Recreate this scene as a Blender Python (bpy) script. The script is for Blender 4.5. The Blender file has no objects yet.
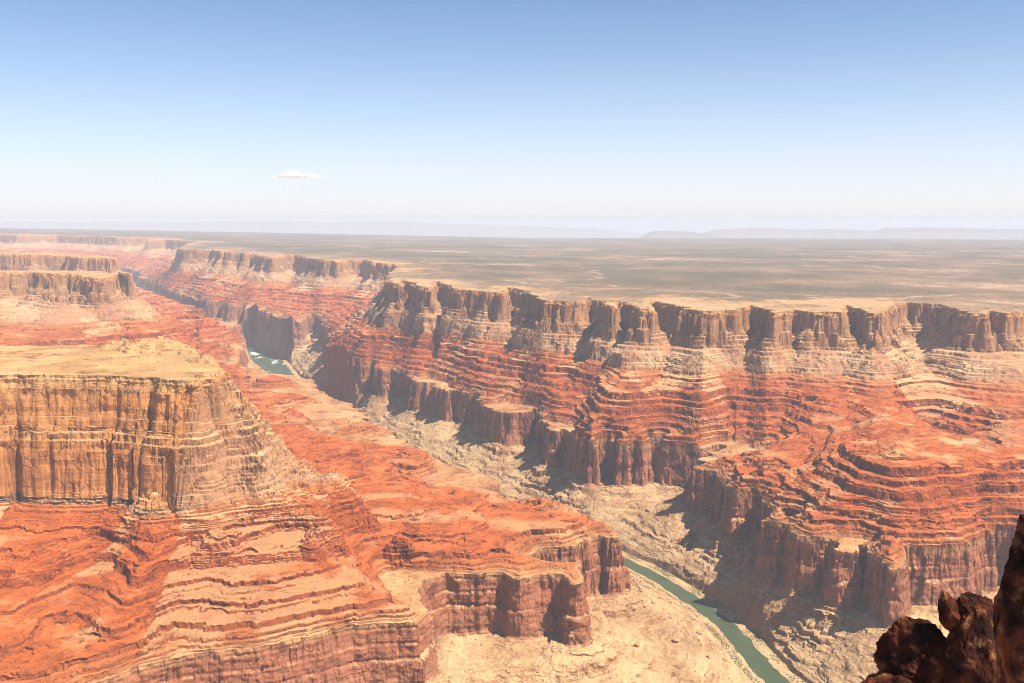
import bpy, bmesh, math, random, time
import numpy as np
from mathutils import Vector
T0 = time.time()
QUICK = False
# ------------------------------------------------------------------ camera, sky, sun, exposure
sc = bpy.context.scene
COL = sc.collection
CAM_H = 450.0
EYE_Y = 224.0            # picture row of true eye level
FPX = 995.6
PITCH = math.atan((341.5 - EYE_Y) / FPX)
cd = bpy.data.cameras.new('camera'); cam = bpy.data.objects.new('camera', cd); COL.objects.link(cam)
cd.lens = 35.0; cd.sensor_width = 36.0; cd.clip_start = 1.0; cd.clip_end = 400000.0
cam.location = (0, 0, CAM_H); cam.rotation_euler = (math.pi/2 - PITCH, 0, 0)
sc.camera = cam
SUN_AZ = math.radians(118)      # clockwise from the view direction (+Y)
SUN_EL = math.radians(54)
w = bpy.data.worlds.new('World'); sc.world = w; w.use_nodes = True
nt = w.node_tree
bg = nt.nodes['Background']; sky = nt.nodes.new('ShaderNodeTexSky')
sky.sky_type = 'NISHITA'; sky.sun_disc = False
sky.sun_elevation = SUN_EL; sky.sun_rotation = SUN_AZ
sky.altitude = 3000; sky.air_density = 0.6; sky.dust_density = 0.3; sky.ozone_density = 1.6
SKY_STRENGTH = 0.096
# high thin haze near the horizon, part of the sky itself: fades with true elevation
tc = nt.nodes.new('ShaderNodeTexCoord'); sxyz = nt.nodes.new('ShaderNodeSeparateXYZ'); nt.links.new(tc.outputs['Generated'], sxyz.inputs[0])
def wm(op, a, b=None):
    o = nt.nodes.new('ShaderNodeMath'); o.operation = op
    for i, v in enumerate((a, b)):
        if v is None: continue
        if isinstance(v, (int, float)): o.inputs[i].default_value = v
        else: nt.links.new(v, o.inputs[i])
    return o.outputs[0]
fz = wm('EXPONENT', wm('MULTIPLY', wm('POWER', wm('DIVIDE', wm('MAXIMUM', sxyz.outputs[2], 0.0), 0.116), 1.45), -1.0))
mx = nt.nodes.new('ShaderNodeMix'); mx.data_type = 'RGBA'
nt.links.new(wm('MULTIPLY', fz, 0.95), mx.inputs[0]); nt.links.new(sky.outputs[0], mx.inputs[6])
mx.inputs[7].default_value = (0.452/SKY_STRENGTH, 0.415/SKY_STRENGTH, 0.398/SKY_STRENGTH, 1)
tint = nt.nodes.new('ShaderNodeMix'); tint.data_type = 'RGBA'; tint.blend_type = 'MULTIPLY'; tint.inputs[0].default_value = 1.0
nt.links.new(sky.outputs[0], tint.inputs[6]); tint.inputs[7].default_value = (.82, 1.02, .99, 1); nt.links.new(tint.outputs[2], mx.inputs[6])
nt.links.new(mx.outputs[2], bg.inputs[0]); bg.inputs[1].default_value = SKY_STRENGTH
sd = bpy.data.lights.new('sun', 'SUN'); so = bpy.data.objects.new('sun', sd); COL.objects.link(so)
sd.energy = 5.0; sd.angle = math.radians(0.53); sd.color = (1.0, 0.915, 0.745)
sv = Vector((math.sin(SUN_AZ)*math.cos(SUN_EL), math.cos(SUN_AZ)*math.cos(SUN_EL), math.sin(SUN_EL)))
so.rotation_euler = sv.to_track_quat('Z', 'Y').to_euler()
sc.view_settings.view_transform = 'Standard'; sc.view_settings.look = 'None'
sc.view_settings.exposure = 1.08; sc.view_settings.gamma = 1.0
sc.cycles.use_denoising = True
sc.cycles.filter_width = 1.0
sc.cycles.max_bounces = 4; sc.cycles.diffuse_bounces = 1; sc.cycles.volume_bounces = 0
sc.cycles.glossy_bounces = 2; sc.cycles.transparent_max_bounces = 12
HAZE_DENSITY = 2.6e-5

# ------------------------------------------------------------------ helpers
RE = 6.4e6
def curv(r): return r*r/(2*RE)
def ray(px, py):
    """direction of the view ray through a picture point: azimuth (0=+Y, to the right) and tan(depression)"""
    u = (px-512)/FPX; v = (341.5-py)/FPX
    d = Vector((u, 1.0, v)); c, s = math.cos(-PITCH), math.sin(-PITCH)
    y = d.y*c - d.z*s; z = d.y*s + d.z*c
    return d.x, y, z
def strat_offset(x, y):
    """gentle regional dip: how far the rock layers stand above the datum at x, y"""
    return 0.022*(np.sqrt((x-400.0)**2 + 600.0**2) - (x-400.0))*0.5*1.0
def at(px, py, level, fixed=False):
    """ground point seen at a picture position if it lies at a given rock layer"""
    dx, dy, dz = ray(px, py)
    h = math.hypot(dx, dy); dx /= h; dy /= h; t = max(-dz/h, 0.001)
    r = 5000.0
    for _ in range(60):
        s = 0 if fixed else float(strat_offset(dx*r, dy*r))
        rn = (CAM_H - (level + s) + curv(r))/t
        r = 0.5*r + 0.5*min(rn, 60000.0)
    return (dx*r, dy*r)
def pol(px, r):
    a = math.atan((px-512)/FPX); return (r*math.sin(a), r*math.cos(a))

F32 = np.float32
def _hash(ix, iy, seed):
    h = (ix.astype(np.uint32)*np.uint32(0x9E3779B1)) ^ (iy.astype(np.uint32)*np.uint32(0x85EBCA77)) ^ np.uint32((seed*0xC2B2AE3D) & 0xffffffff)
    h ^= h >> np.uint32(15); h *= np.uint32(0x2C1B3C6D); h ^= h >> np.uint32(12); h *= np.uint32(0x297A2D39); h ^= h >> np.uint32(15)
    return h
_ang = np.linspace(0, 2*np.pi, 257)[:256]
GX = np.cos(_ang).astype(F32); GY = np.sin(_ang).astype(F32)
def perlin(x, y, seed=0):
    xf = np.floor(x); yf = np.floor(y)
    ix = xf.astype(np.int32); iy = yf.astype(np.int32)
    fx = (x-xf).astype(F32); fy = (y-yf).astype(F32)
    def g(ox, oy):
        h = _hash(ix+ox, iy+oy, seed) & np.uint32(255)
        return GX[h]*(fx-ox) + GY[h]*(fy-oy)
    u = fx*fx*fx*(fx*(fx*6-15)+10); v = fy*fy*fy*(fy*(fy*6-15)+10)
    a = g(0, 0); b = g(1, 0); c = g(0, 1); d = g(1, 1)
    return (a + u*(b-a) + v*((c + u*(d-c)) - (a + u*(b-a))))*F32(1.45)
def octv(x, y, wl, r, seed, ridged=False):
    """one octave of a given wavelength, faded out where it is finer than the mesh"""
    n = perlin(x/wl, y/wl, seed)
    if ridged: n = 1.0 - 2.0*np.abs(n)
    return n*np.clip(wl/(r*0.0022) - 1.0, 0, 1).astype(F32)
def smooth(a, b, x):
    t = np.clip((x-a)/(b-a), 0, 1); return t*t*(3-2*t)

# ------------------------------------------------------------------ the map: contours of three rock layers and the river
L_RIM, L_MID, L_RED, L_REDBASE, RIVER_Z = 0.0, -370.0, -545.0, -715.0, -865.0
# the layer scale used by the profiles and the colours (0, -352, -430, -640, -828, -980) against real heights
LAYERS = [0, 352, 430, 640, 828, 980]; REAL_H = [0, 300, 370, 545, 715, 865]; REAL_NEAR = [0, 346, 384, 545, 715, 865]
def trace(pts, level): return [at(x, y, level) for x, y in pts]
east_rim = [(9000, 3000), (6200, 4200)] + trace([(1100,313),(1050,310),(1024,311),(1008,313),(992,309),(985,307.5),(980,313),(965,309),(950,306),(940,304.5),(925,303.5),(905,302),(895,304),(885,307),
    (874,313),(864,309),(850,304),(842,303.5),(838,312),(815,311.5),(790,309),(774,312),(764,307.5),(748,302.5),(744,302.5),(740,310),(715,310.5),(702,311),(692,309),(674,304),(654,299.5),(647,299.5),(645,308),(629,303),(619,299),(615,299),(613,306),(603,301.5),(590,297),(585,297),(583,301.5),(560,300),(545,299.5),(539,296),(527,290.5),(510,286.5),(503,286),(500,292),(470,289.5),(458,289),(450,286),(438,281),(434,281),(432,287.5),(420,286),(411,281.5),(405,279),(402,279),(400,284),(392,282),
    (388,275),(398,268),(402,264.5),(396,264),(376,262.5),(365,259.5),(345,259.5),(338,261),(318,259),(308,257.5),
    (300,254.5),(284,254.5),(272,257),(262,256),(255,252.5),(247,252.5),(238,252),(222,251.5),(213,249.5),(197,249.5),(186,249.5),(180,248)], 0)
fx_, fy_ = east_rim[-1]
east_rim += [(fx_*1.18, fy_*1.22), pol(200, 20500), pol(168, 22500), pol(150, 21500), pol(160, 24500), pol(120, 24500), pol(60, 26500), pol(20, 25500), pol(-60, 28000), pol(-400, 30000), pol(-400, 90000), (90000, 90000), (90000, 3000)]
near_mesa = trace([(-700,376),(-300,375),(-100,373),(0,373.5),(60,374),(90,374.5),(120,375),(150,376.5),(175,379),(190,379),(198,375),(208,373),(216,369),(210,360),(192,352),(100,345.5),(0,346),(-300,343),(-700,342)], 0)
mesa_two = trace([(-500,274),(-60,272.5),(0,272.5),(30,271.5),(45,273),(80,273.5),(84,277),(104,278),(112,274),(106,271.5),(60,270.6),(0,270.6),(-500,270)], 0)
mesa_three = trace([(-600,254),(-60,253.5),(0,253.5),(30,254.5),(66,255),(72,257),(84,257.5),(100,258),(113,258.5),(108,256.5),(60,252.8),(0,252.2),(-600,252)], 0)
RIM = [east_rim, near_mesa, mesa_two, mesa_three]

MID_BUTTES = [trace([(862,447),(886,461),(912,466),(934,460),(956,468),(985,468),(1040,462),(1040,440),(960,436),(926,433),(890,440)], L_MID),
    trace([(596,388),(622,395),(650,396),(690,398),(720,396),(740,386),(720,372),(640,368),(605,372)], L_MID)]

east_red = [(9000, 1200), (4200, 1900)] + trace([(1100,540),(1060,528),(1024,533),(1000,531),(975,535),(955,545),(930,549),(905,552),(893,566),(880,563),(876,548),(864,538),(852,546),(843,553),(838,534),(829,524),(814,533),(808,535),(803,514),(793,506),(779,519),(773,521),(768,497),(759,485),(745,491),(738,491),(734,477),
    (728,479),(712,474),(692,470),(703,460),(725,452),(735,446),(722,444),(706,446),(700,448),(685,447),(668,447),(660,441),(650,441),(643,446),(622,447),(612,440),(602,437),(594,446),(585,440),(575,430),(562,427),(553,430),(546,424),
    (541,412),(534,408),(526,412),(512,412),(498,411),(490,405),(478,393),(466,394),(452,389),(446,393),(438,384),(424,378),(418,381),(410,377),(404,372),(392,370),(384,373),(372,366),(362,367),(350,362),(336,361),(328,355)], L_RED) + \
    [pol(334, 9000)] + trace([(322,327),(326,322),(318,316),(303,317),(298,322),(282,322),(276,315),(262,311),(250,312),(246,306),(232,306),(224,303),(214,303),(200,300),(178,293),(165,288),(150,279)], L_RED) + \
    [pol(140, 17500), pol(145, 18500), pol(130, 21000), pol(60, 23000), pol(-60, 24500), pol(-700, 26000), pol(-700, 99000), (99000, 99000), (99000, 1200)]
west_red = [pol(-1500, 1600), pol(-300, 2150)] + trace([(60,700),(140,668),(200,655),(260,650),(300,640),(330,633),(352,628),(380,626),(400,625),(418,624),(428,612),(418,592),(425,580),(445,574),(470,576),(500,573),(520,579),(548,573),(566,576),(575,582),(572,566),(545,563),(525,558),
    (540,550),(568,549),(584,541),(600,539),(612,541),(619,538),(616,528),(598,518),(568,508),(545,500),(505,500),(480,491),(500,482),(480,474),(440,462),(420,452),(390,438),(352,410),(330,398)], L_RED) + \
    [pol(303, 6250), pol(250, 6750), pol(236, 6900), pol(232, 7450), pol(240, 8200), pol(215, 8900), pol(236, 9600), pol(205, 10300), pol(165, 11600), pol(135, 13000), pol(95, 15000), pol(60, 18000), pol(-100, 20000), pol(-800, 21000), pol(-2500, 9000)]
RED = [east_red, west_red]
river_pts = [at(980, 900, RIVER_Z, True), at(840, 740, RIVER_Z, True), at(800, 700, RIVER_Z, True)] + [at(x, y, RIVER_Z, True) for x, y in [(768,674),(742,643),(718,618),(698,604),(678,591),(650,574),(622,560)]] + \
    [pol(588, 4020), pol(545, 4180), pol(500, 4480), pol(450, 4930), pol(400, 5500), pol(355, 6150), pol(325, 7050), pol(302, 7900)] + [at(x, y, RIVER_Z, True) for x, y in [(286,378),(275,368),(268,361),(255,354),(240,346)]] + \
    [pol(215, 11300), pol(185, 11900), pol(155, 12900), pol(132, 15200), pol(120, 18000), pol(100, 20000), pol(0, 22500), pol(-300, 24000)]
river_pts = np.array(river_pts)
river_hw = np.interp(np.arange(len(river_pts)), [0, 5, 9, 14, 17, 19, 20, 21, 23, 40], [44, 44, 40, 45, 60, 130, 150, 100, 80, 80])

def seg_dist(X, Y, A, B, extra=None):
    """distance to a polyline; optional per-vertex value interpolated at the nearest point"""
    best = np.full(X.shape, 1e18, F32); val = np.zeros(X.shape, F32)
    for k in range(len(A)):
        ax, ay = A[k]; bx, by = B[k]; vx, vy = bx-ax, by-ay; L = vx*vx+vy*vy + 1e-9
        t = np.clip(((X-ax)*vx + (Y-ay)*vy)/L, 0, 1)
        d = (X-ax-t*vx)**2 + (Y-ay-t*vy)**2
        m = d < best
        best = np.where(m, d, best)
        if extra is not None: val = np.where(m, extra[k]*(1-t)+extra[k+1]*t, val)
    return np.sqrt(best), val
def poly_sdf(X, Y, polys):
    """positive inside"""
    out = None
    for P in polys:
        P = np.array(P, dtype=np.float64); Q = np.roll(P, -1, 0)
        d, _ = seg_dist(X, Y, P, Q)
        ins = np.zeros(X.shape, bool)
        for (ax, ay), (bx, by) in zip(P, Q):
            if ay == by: continue
            c = ((ay > Y) != (by > Y)) & (X < (bx-ax)*(Y-ay)/(by-ay) + ax)
            ins ^= c
        s = np.where(ins, d, -d)
        out = s if out is None else np.maximum(out, s)
    return out

# coarse log-polar working grid
NA, NR = (420, 800) if QUICK else (800, 1700)
A_MAX = math.radians(41)
R0, R1 = 1250.0, 44000.0
ca = np.linspace(-A_MAX, A_MAX, NA); cl = np.linspace(math.log(R0), math.log(R1), NR)
CA, CL = np.meshgrid(ca, cl, indexing='ij')
CR = np.exp(CL); CX = (CR*np.sin(CA)).astype(F32); CY = (CR*np.cos(CA)).astype(F32); CR = CR.astype(F32)
def wiggle(X, Y, R, seed, amp):
    w = octv(X, Y, 420., R, seed)*0.9 + octv(X, Y, 190., R, seed+1, True)*0.75 + octv(X, Y, 90., R, seed+2, True)*0.42 + octv(X, Y, 42., R, seed+3)*0.16
    calm = 1 - 0.9*smooth(4600, 3800, R)*smooth(500, -100, X)
    return w*amp*calm - 0.1*amp
def redistance(F):
    """true distance to the zero line of F (jump flooding on the log-polar grid), with F's sign"""
    SX = np.full(F.shape, np.nan, F32); SY = SX.copy()
    for ax in (0, 1):
        a = [slice(None)]*2; b = [slice(None)]*2; a[ax] = slice(0, -1); b[ax] = slice(1, None); a = tuple(a); b = tuple(b)
        ch = (F[a] > 0) != (F[b] > 0)
        t = np.clip(F[a]/(F[a]-F[b]+1e-12), 0, 1)
        qx = CX[a] + t*(CX[b]-CX[a]); qy = CY[a] + t*(CY[b]-CY[a])
        for s_ in (a, b):
            vx = SX[s_]; vy = SY[s_]; vx[ch] = qx[ch]; vy[ch] = qy[ch]
    SX = np.where(np.isnan(SX), F32(1e7), SX); SY = np.where(np.isnan(SY), F32(1e7), SY)
    D = (CX-SX)**2 + (CY-SY)**2
    step = 1
    while step < max(F.shape)//2: step *= 2
    steps = []
    while step >= 1: steps.append(step); step //= 2
    steps += [2, 1]
    for st in steps:
        for di in (-st, 0, st):
            for dj in (-st, 0, st):
                if di == 0 and dj == 0: continue
                n0, n1 = F.shape
                if abs(di) >= n0 or abs(dj) >= n1: continue
                d0 = slice(max(di, 0), n0+min(di, 0)); s0 = slice(max(-di, 0), n0+min(-di, 0))
                d1 = slice(max(dj, 0), n1+min(dj, 0)); s1 = slice(max(-dj, 0), n1+min(-dj, 0))
                qx = SX[s0, s1]; qy = SY[s0, s1]
                d = (CX[d0, d1]-qx)**2 + (CY[d0, d1]-qy)**2
                m = d < D[d0, d1]
                D[d0, d1] = np.where(m, d, D[d0, d1]); SX[d0, d1] = np.where(m, qx, SX[d0, d1]); SY[d0, d1] = np.where(m, qy, SY[d0, d1])
    SEEDS.append((SX.copy(), SY.copy()))
    return np.where(F > 0, 1, -1).astype(F32)*np.sqrt(D)
SEEDS = []
f0 = poly_sdf(CX, CY, RIM); f1 = poly_sdf(CX, CY, RED)
# broken contour lines: promontories and alcoves
f0 = f0 + wiggle(CX, CY, CR, 11, 40.0) + smooth(4600, 3800, CR)*smooth(500, -100, CX)*(octv(CX, CY, 150., CR, 15, True)*15 + octv(CX, CY, 65., CR, 16, True)*8)
f1 = np.maximum(f1 + wiggle(CX, CY, CR, 31, 50.0), f0 + 230)
nearw = smooth(4700, 3900, CR)*smooth(900, 200, CX)
rat = 0.44 - 0.32*nearw
fm = f1*rat + f0*(1-rat)
fm = np.maximum(fm + wiggle(CX, CY, CR, 21, 60.0)*(1-0.6*nearw), np.minimum(poly_sdf(CX, CY, MID_BUTTES) + wiggle(CX, CY, CR, 21, 30.0), f1-60))
gap = np.clip((f1-f0)*0.25, 50, 150)
fm = np.minimum(np.maximum(fm, f0 + gap), f1 - gap)
print('contours', time.time()-T0)
D0 = redistance(f0); DM = redistance(fm); D1 = redistance(f1)
DR, HW = seg_dist(CX, CY, river_pts[:-1], river_pts[1:], river_hw)
DR = DR - HW
# ribs and debris streaks that run straight downslope from each point of a cliff line
def streaks(k, seed):
    X, Y = SEEDS[k]
    return (octv(X, Y, 140., CR, seed)*0.8 + octv(X, Y, 60., CR, seed+1)*0.8 + octv(X, Y, 27., CR, seed+2)*0.5).astype(F32)
STB = ((octv(SEEDS[0][0], SEEDS[0][1], 520., CR, 321, True)*0.9 + octv(SEEDS[0][0], SEEDS[0][1], 240., CR, 322, True)*0.6 - 0.25)*np.clip(np.abs(D0)/150., 0, 1)*(1-0.45*nearw)).astype(F32)
LINES = [  # (points (picture x, picture y, real level), amplitude in layer metres (+ drains, - ridges), half width)
    ([(745,325,-180),(738,360,-250),(742,400,-340),(736,432,-440),(724,447,-560)], 95, 230), ([(790,345,-240),(782,385,-330),(768,415,-400),(745,436,-470),(724,447,-560)], 85, 200),
    ([(640,330,-200),(650,372,-320),(668,400,-390),(690,430,-480)], 55, 170), ([(592,345,-240),(585,376,-340),(566,404,-420),(548,424,-540)], 95, 230), ([(512,345,-240),(520,372,-330),(534,398,-450),(543,415,-540)], 90, 230),
    ([(440,318,-230),(432,340,-320),(444,366,-430),(440,385,-540)], 75, 230), ([(405,310,-230),(398,335,-340),(400,360,-480)], 55, 230),
    ([(920,335,-200),(925,372,-260),(945,405,-330),(975,432,-380),(1005,455,-420)], 85, 260), ([(815,420,-380),(800,450,-450),(790,470,-490)], 50, 170), ([(870,520,-510),(858,535,-530),(845,548,-545)], 45, 110),
    ([(868,330,-180),(876,370,-235),(892,410,-300),(926,436,-330)], -130, 230), ([(926,436,-330),(924,446,-360),(905,478,-460),(890,510,-520)], -175, 250), ([(926,438,-335),(962,452,-390),(1000,480,-450)], -120, 190), ([(905,440,-350),(870,470,-450),(850,500,-520)], -95, 170),
    ([(20,298,-300),(40,315,-340),(60,335,-400)], -60, 420), ([(95,300,-300),(125,318,-350),(160,335,-430)], -75, 420), ([(60,300,-300),(85,320,-370),(110,338,-420)], 60, 320), ([(125,296,-310),(165,312,-400),(215,338,-520)], -60, 420), ([(130,270,-250),(170,290,-380),(205,312,-500)], -55, 600),
    ([(702,335,-190),(704,370,-280),(700,400,-350),(660,425,-440)], -80, 280), ([(610,335,-220),(625,380,-330),(610,415,-430),(600,430,-500)], -70, 240), ([(560,330,-220),(555,365,-300),(540,395,-430)], -45, 190),
    ([(470,320,-220),(470,350,-300),(485,390,-480)], -70, 260), ([(355,325,-330),(372,350,-450)], -45, 240), ([(815,350,-250),(835,400,-350),(850,440,-420)], -50, 200),
    ([(120,505,-352),(105,560,-430),(75,620,-490)], 75, 170), ([(215,500,-350),(200,560,-430),(165,630,-520)], 60, 150), ([(350,490,-380),(385,540,-440),(425,590,-540)], 75, 190),
    ([(50,505,-352),(20,570,-430)], -60, 150), ([(165,500,-345),(150,560,-420),(125,620,-480)], -60, 150), ([(290,520,-365),(305,560,-430),(330,610,-510)], -35, 200), ([(400,488,-420),(450,510,-450),(560,535,-530)], -28, 260)]
LINEP = np.zeros(CX.shape, F32); LINEN = np.zeros(CX.shape, F32)
for pts_, amp_, wid_ in LINES:
    P_ = np.array([at(a_, b_, c_) for a_, b_, c_ in pts_]); tp = np.interp(np.linspace(0, 1, len(P_)), [0, .3, 1], [0.35, 1, 0.85])
    d_, v_ = seg_dist(CX, CY, P_[:-1], P_[1:], tp)
    wv_ = wid_*(1 + 0.35*octv(CX, CY, 160., CR, 331)); d_ = d_ + octv(CX, CY, 90., CR, 332)*18
    c_ = np.clip(1-np.abs(d_)/wv_, 0, 1); c_ = c_*c_*(3-2*c_) if amp_ > 0 else c_**1.1
    if amp_ > 0: LINEP = np.maximum(LINEP, amp_*v_*c_)
    else: LINEN = np.minimum(LINEN, amp_*v_*c_)
LINEF = (LINEP*1.25 + LINEN*0.9).astype(F32)
ST0 = streaks(0, 301)*np.clip(1.35 - np.abs(D0)/650., 0.12, 1); ST1 = streaks(2, 311)*np.clip(1.3 - np.abs(D1)/700., 0.25, 1); del SEEDS
print('distances', time.time()-T0)

def sample(G, ia, ir):
    i0 = np.clip(ia.astype(np.int32), 0, NA-2); j0 = np.clip(ir.astype(np.int32), 0, NR-2)
    u = np.clip(ia-i0, 0, 1); v = np.clip(ir-j0, 0, 1)
    g = G.astype(F32).ravel(); k = i0*NR+j0
    return (g[k]*(1-u)+g[k+NR]*u)*(1-v) + (g[k+1]*(1-u)+g[k+NR+1]*u)*v

# ledge profile: smooth slope position (metres of layer) -> layer reached after the big ledges
PROF = [(0, 0), (5, -12), (14, -20), (17, -52), (27, -60), (31, -120), (45, -128), (52, -215), (70, -232), (120, -268), (170, -290), (180, -312), (210, -336),
        (213, -352), (262, -366), (268, -380), (330, -392), (338, -402), (412, -410), (422, -442), (456, -452), (462, -470), (498, -482), (506, -512), (540, -522), (544, -538), (578, -552), (583, -574), (612, -590), (616, -602), (640, -640)]
PU = np.array([float(p[0]) for p in PROF]); PZ = np.array([float(p[1]) for p in PROF])
# thin beds: many small irregular steps
_r = random.Random(7); _e = 0.0; MU, MZ = [0.0], [0.0]
while _e < 1000:
    t_ = _r.choice([5, 6, 8, 10, 13, 18])*_r.uniform(.8, 1.2)*(1.4 if 70 < _e < 340 else 1.0); f_ = _r.uniform(0.74, 0.88); g_ = _r.uniform(0.15, 0.4)
    MU += [_e+t_*f_, _e+t_]; MZ += [_e+t_*g_, _e+t_]; _e += t_
MU = np.array(MU); MZ = np.array(MZ)
HN = np.array([_r.uniform(-1, 1) for _ in range(400)])
MOUNDS = [(at(166, 350, 0), 150, 46), (at(118, 347, 0), 80, 20), (at(205, 362, 0), 70, 22)]
RUBBLE = [(208, 374, -12, -26), (224, 386, -50, -60), (238, 399, -100, -112), (246, 420, -150, -172), (250, 446, -225, -248), (254, 464, -300, -325)]
RUBBLE_XY = np.array([at(a_, b_, c_) for a_, b_, c_, d_ in RUBBLE]); RUBBLE_Z = np.array([float(q_[3]) for q_ in RUBBLE])
CONES = [(at(702, 352, -235), -232, 0.8), (at(606, 340, -240), -236, 0.8)]
def NEARL(X, R): return smooth(7600, 5200, R)*smooth(900, 300, X)
def NEARF(X, R): return smooth(4600, 3600, R)*smooth(600, -100, X)
def height(X, Y, R, ia, ir, detail=True):
    X = X.astype(F32); Y = Y.astype(F32); R = R.astype(F32)
    d0 = sample(D0, ia, ir); dm = sample(DM, ia, ir); d1 = sample(D1, ia, ir); dr = sample(DR, ia, ir)
    st0 = sample(ST0, ia, ir); st1 = sample(ST1, ia, ir)
    n310 = octv(X, Y, 310., R, 71); n150 = octv(X, Y, 150., R, 61); n80 = octv(X, Y, 80., R, 66, True); n60 = octv(X, Y, 60., R, 62, True); n36 = octv(X, Y, 36., R, 51, True)
    n25 = octv(X, Y, 25., R, 63); n17 = octv(X, Y, 17., R, 52, True); n11 = octv(X, Y, 11., R, 64); n5 = octv(X, Y, 5.5, R, 65)
    fl = (n80*10 + n36*5.5 + n17*1.6)*(1-0.6*NEARF(X, R)) + n11*0.5
    s = strat_offset(X, Y).astype(F32)
    o0 = np.maximum(-d0 + fl, 0); om = np.maximum(-dm, 0); i1 = np.maximum(d1, 0); im = np.maximum(dm, 0)
    near = smooth(4600, 3600, R)*smooth(600, -100, X)
    shoulder = near*smooth(-930, -820, X)*0.3
    W = np.clip(72. + 50*n150 + 50*n310 + 30*st0, 24, 210) - 18*near + 230*shoulder
    W = np.minimum(W, 0.6*(o0+im)+4)
    tc = np.clip(o0/W + (n60*0.06 + n25*0.04 + n11*0.015 + n150*0.09 + n310*0.08)*np.clip(o0/W*(1-o0/W)*5, 0, 1), 0, 1)
    ta = np.clip((o0-W)/np.maximum(o0-W+im, 1.0), 0, 1)
    slA = 360/np.maximum(o0-W+im, 60.); slB = 210/np.maximum(om+i1, 60.)
    uA = np.where(o0 < W, 70*tc, 70 + 360*ta)
    tB = om/np.maximum(om+i1, 1.0)
    u = np.where(dm > 0, uA, 430 + 210*tB)
    sl = np.where(dm > 0, slA, slB)
    nearl = smooth(7600, 5200, R)*smooth(900, 300, X)
    led = np.clip(np.maximum((sl-0.16)*4.0, nearl*0.9), 0.34, 1)
    wr = smooth(6000, 6800, R)*smooth(-1200, -1900, X)*smooth(15000, 12000, R); led = np.maximum(led, wr)
    # gullies and ribs, scaled so that they stay the same size on the ground
    lf = sample(LINEF, ia, ir); stb = sample(STB, ia, ir)
    gul = (n310*16 + n150*14 + st0*22*(1-0.3*near) + n80*8 + n36*6 + n25*4 + n17*2.5 + n11*2)*np.clip(sl*0.9, 0.10, 0.6) - stb*30*np.clip(sl*1.3, 0.25, 1.0) + lf*(0.85-0.25*near)
    gul = gul*(1 + 1.3*smooth(6000, 6800, R)*smooth(-1200, -1900, X)) + smooth(6000, 6800, R)*smooth(-1200, -1900, X)*(octv(X, Y, 700., R, 75, True)*34 + octv(X, Y, 330., R, 76, True)*26)
    ramp = smooth(2950, 3400, R)*smooth(6600, 5900, R)*smooth(250, -50, X)
    gul = gul + ramp*(octv(X, Y, 620., R, 77, True)*42 + octv(X, Y, 260., R, 78, True)*24 + octv(X, Y, 110., R, 79)*9)
    led = np.maximum(led, ramp)
    fade = np.clip((u-70)/45., 0, 1)*np.clip(i1/50., 0, 1)
    uu = np.maximum(u + gul*fade, 0.0)
    zt = np.interp(uu, PU, PZ).astype(F32)
    z2_ = -np.interp(uu, [0, 3, 16, 21, 40, 62, 70, 120, 170, 180, 210, 640], [0, 22, 34, 150, 172, 222, 232, 268, 290, 312, 336, 640]).astype(F32)
    zt = np.where(uu < 75, zt + (z2_-zt)*smooth(-0.15, 0.2, n150 + 0.5*n60), zt)
    z3_ = -np.interp(uu, [0, 3, 10, 22, 70, 120, 170, 180, 210, 640], [0, 30, 104, 124, 232, 268, 290, 312, 336, 640]).astype(F32)
    zt = np.where(uu < 75, zt + (z3_-zt)*smooth(0.05, 0.55, st0 + 0.5*n150 - 0.25*near), zt)
    hard = 0.4*smooth(7600, 5200, R)*smooth(900, 300, X) + n310*0.5 + octv(X, Y, 120., R, 72)*0.4
    k = np.where(u < 75, 1.0, np.clip(0.56 + 0.9*hard + 0.75*st0 + 0.65*n60 + 0.5*n25, 0.04, 1.0)*(0.35+0.65*led))
    zl = np.interp(uu, [0, 70, 210, 430, 640], [0, -232, -340, -438, -640]).astype(F32)
    z = zl + (zt-zl)*k
    # near mesa: the big cliff runs on down through the pale layer
    zn = -np.interp(uu, [0, 5, 7, 12, 14, 22, 25, 30, 34, 44, 48, 52, 62, 70, 100, 430, 640], [0, 8, 20, 24, 38, 44, 92, 98, 140, 150, 172, 178, 322, 352, 366, 438, 640])
    mcl = near*(1-shoulder)*(u < 430)
    z = z*(1-mcl) + (zn*0.6 + np.minimum(zt, zn)*0.4)*mcl
    pale = np.exp(-((-z-290)/55.)**2)*(1-0.6*mcl)
    z = z + pale*(n80*16 + n36*8 + n17*5 + n11*3)*np.clip(sl*1.2, 0.2, 1.1)
    # outliers: broken pyramids of the pale layer
    for (cx, cy), top, slp in CONES:
        dd = np.hypot(X-cx, Y-cy); m = dd < (120 if slp > 0.85 else 190)*(1 + 0.5*n80 + 0.5*n150)
        if m.any():
            zc_ = top - dd*slp*(1 + 0.25*n150) + n80*14 + n36*12 + n17*8 + n11*4
            z = np.where(m, np.maximum(z, np.minimum(zc_, top+10)), z)
    # the mesa's broken end: a rubbly ridge stepping down to the red slope
    mm = (R < 3900) & (X < -150) & (X > -1500) & (R > 2000)
    if mm.any():
        nn_ = n80[mm]*17 + n60[mm]*8 + n36[mm]*9 + n17[mm]*6 + n11[mm]*4; sl_ = 1.45 + 0.5*n150[mm]; zr_ = np.full(nn_.shape, -999., F32)
        for k_ in range(len(RUBBLE)-1):
            rd, rz = seg_dist(X[mm], Y[mm], RUBBLE_XY[k_:k_+1], RUBBLE_XY[k_+1:k_+2], RUBBLE_Z[k_:k_+2])
            zr_ = np.maximum(zr_, rz - np.maximum(rd-12, 0)*sl_)
        zr_ = zr_ + nn_*1.25
        zr_ = np.where(zr_ < -300, -300 + (zr_+300)*0.75, zr_)
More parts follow.
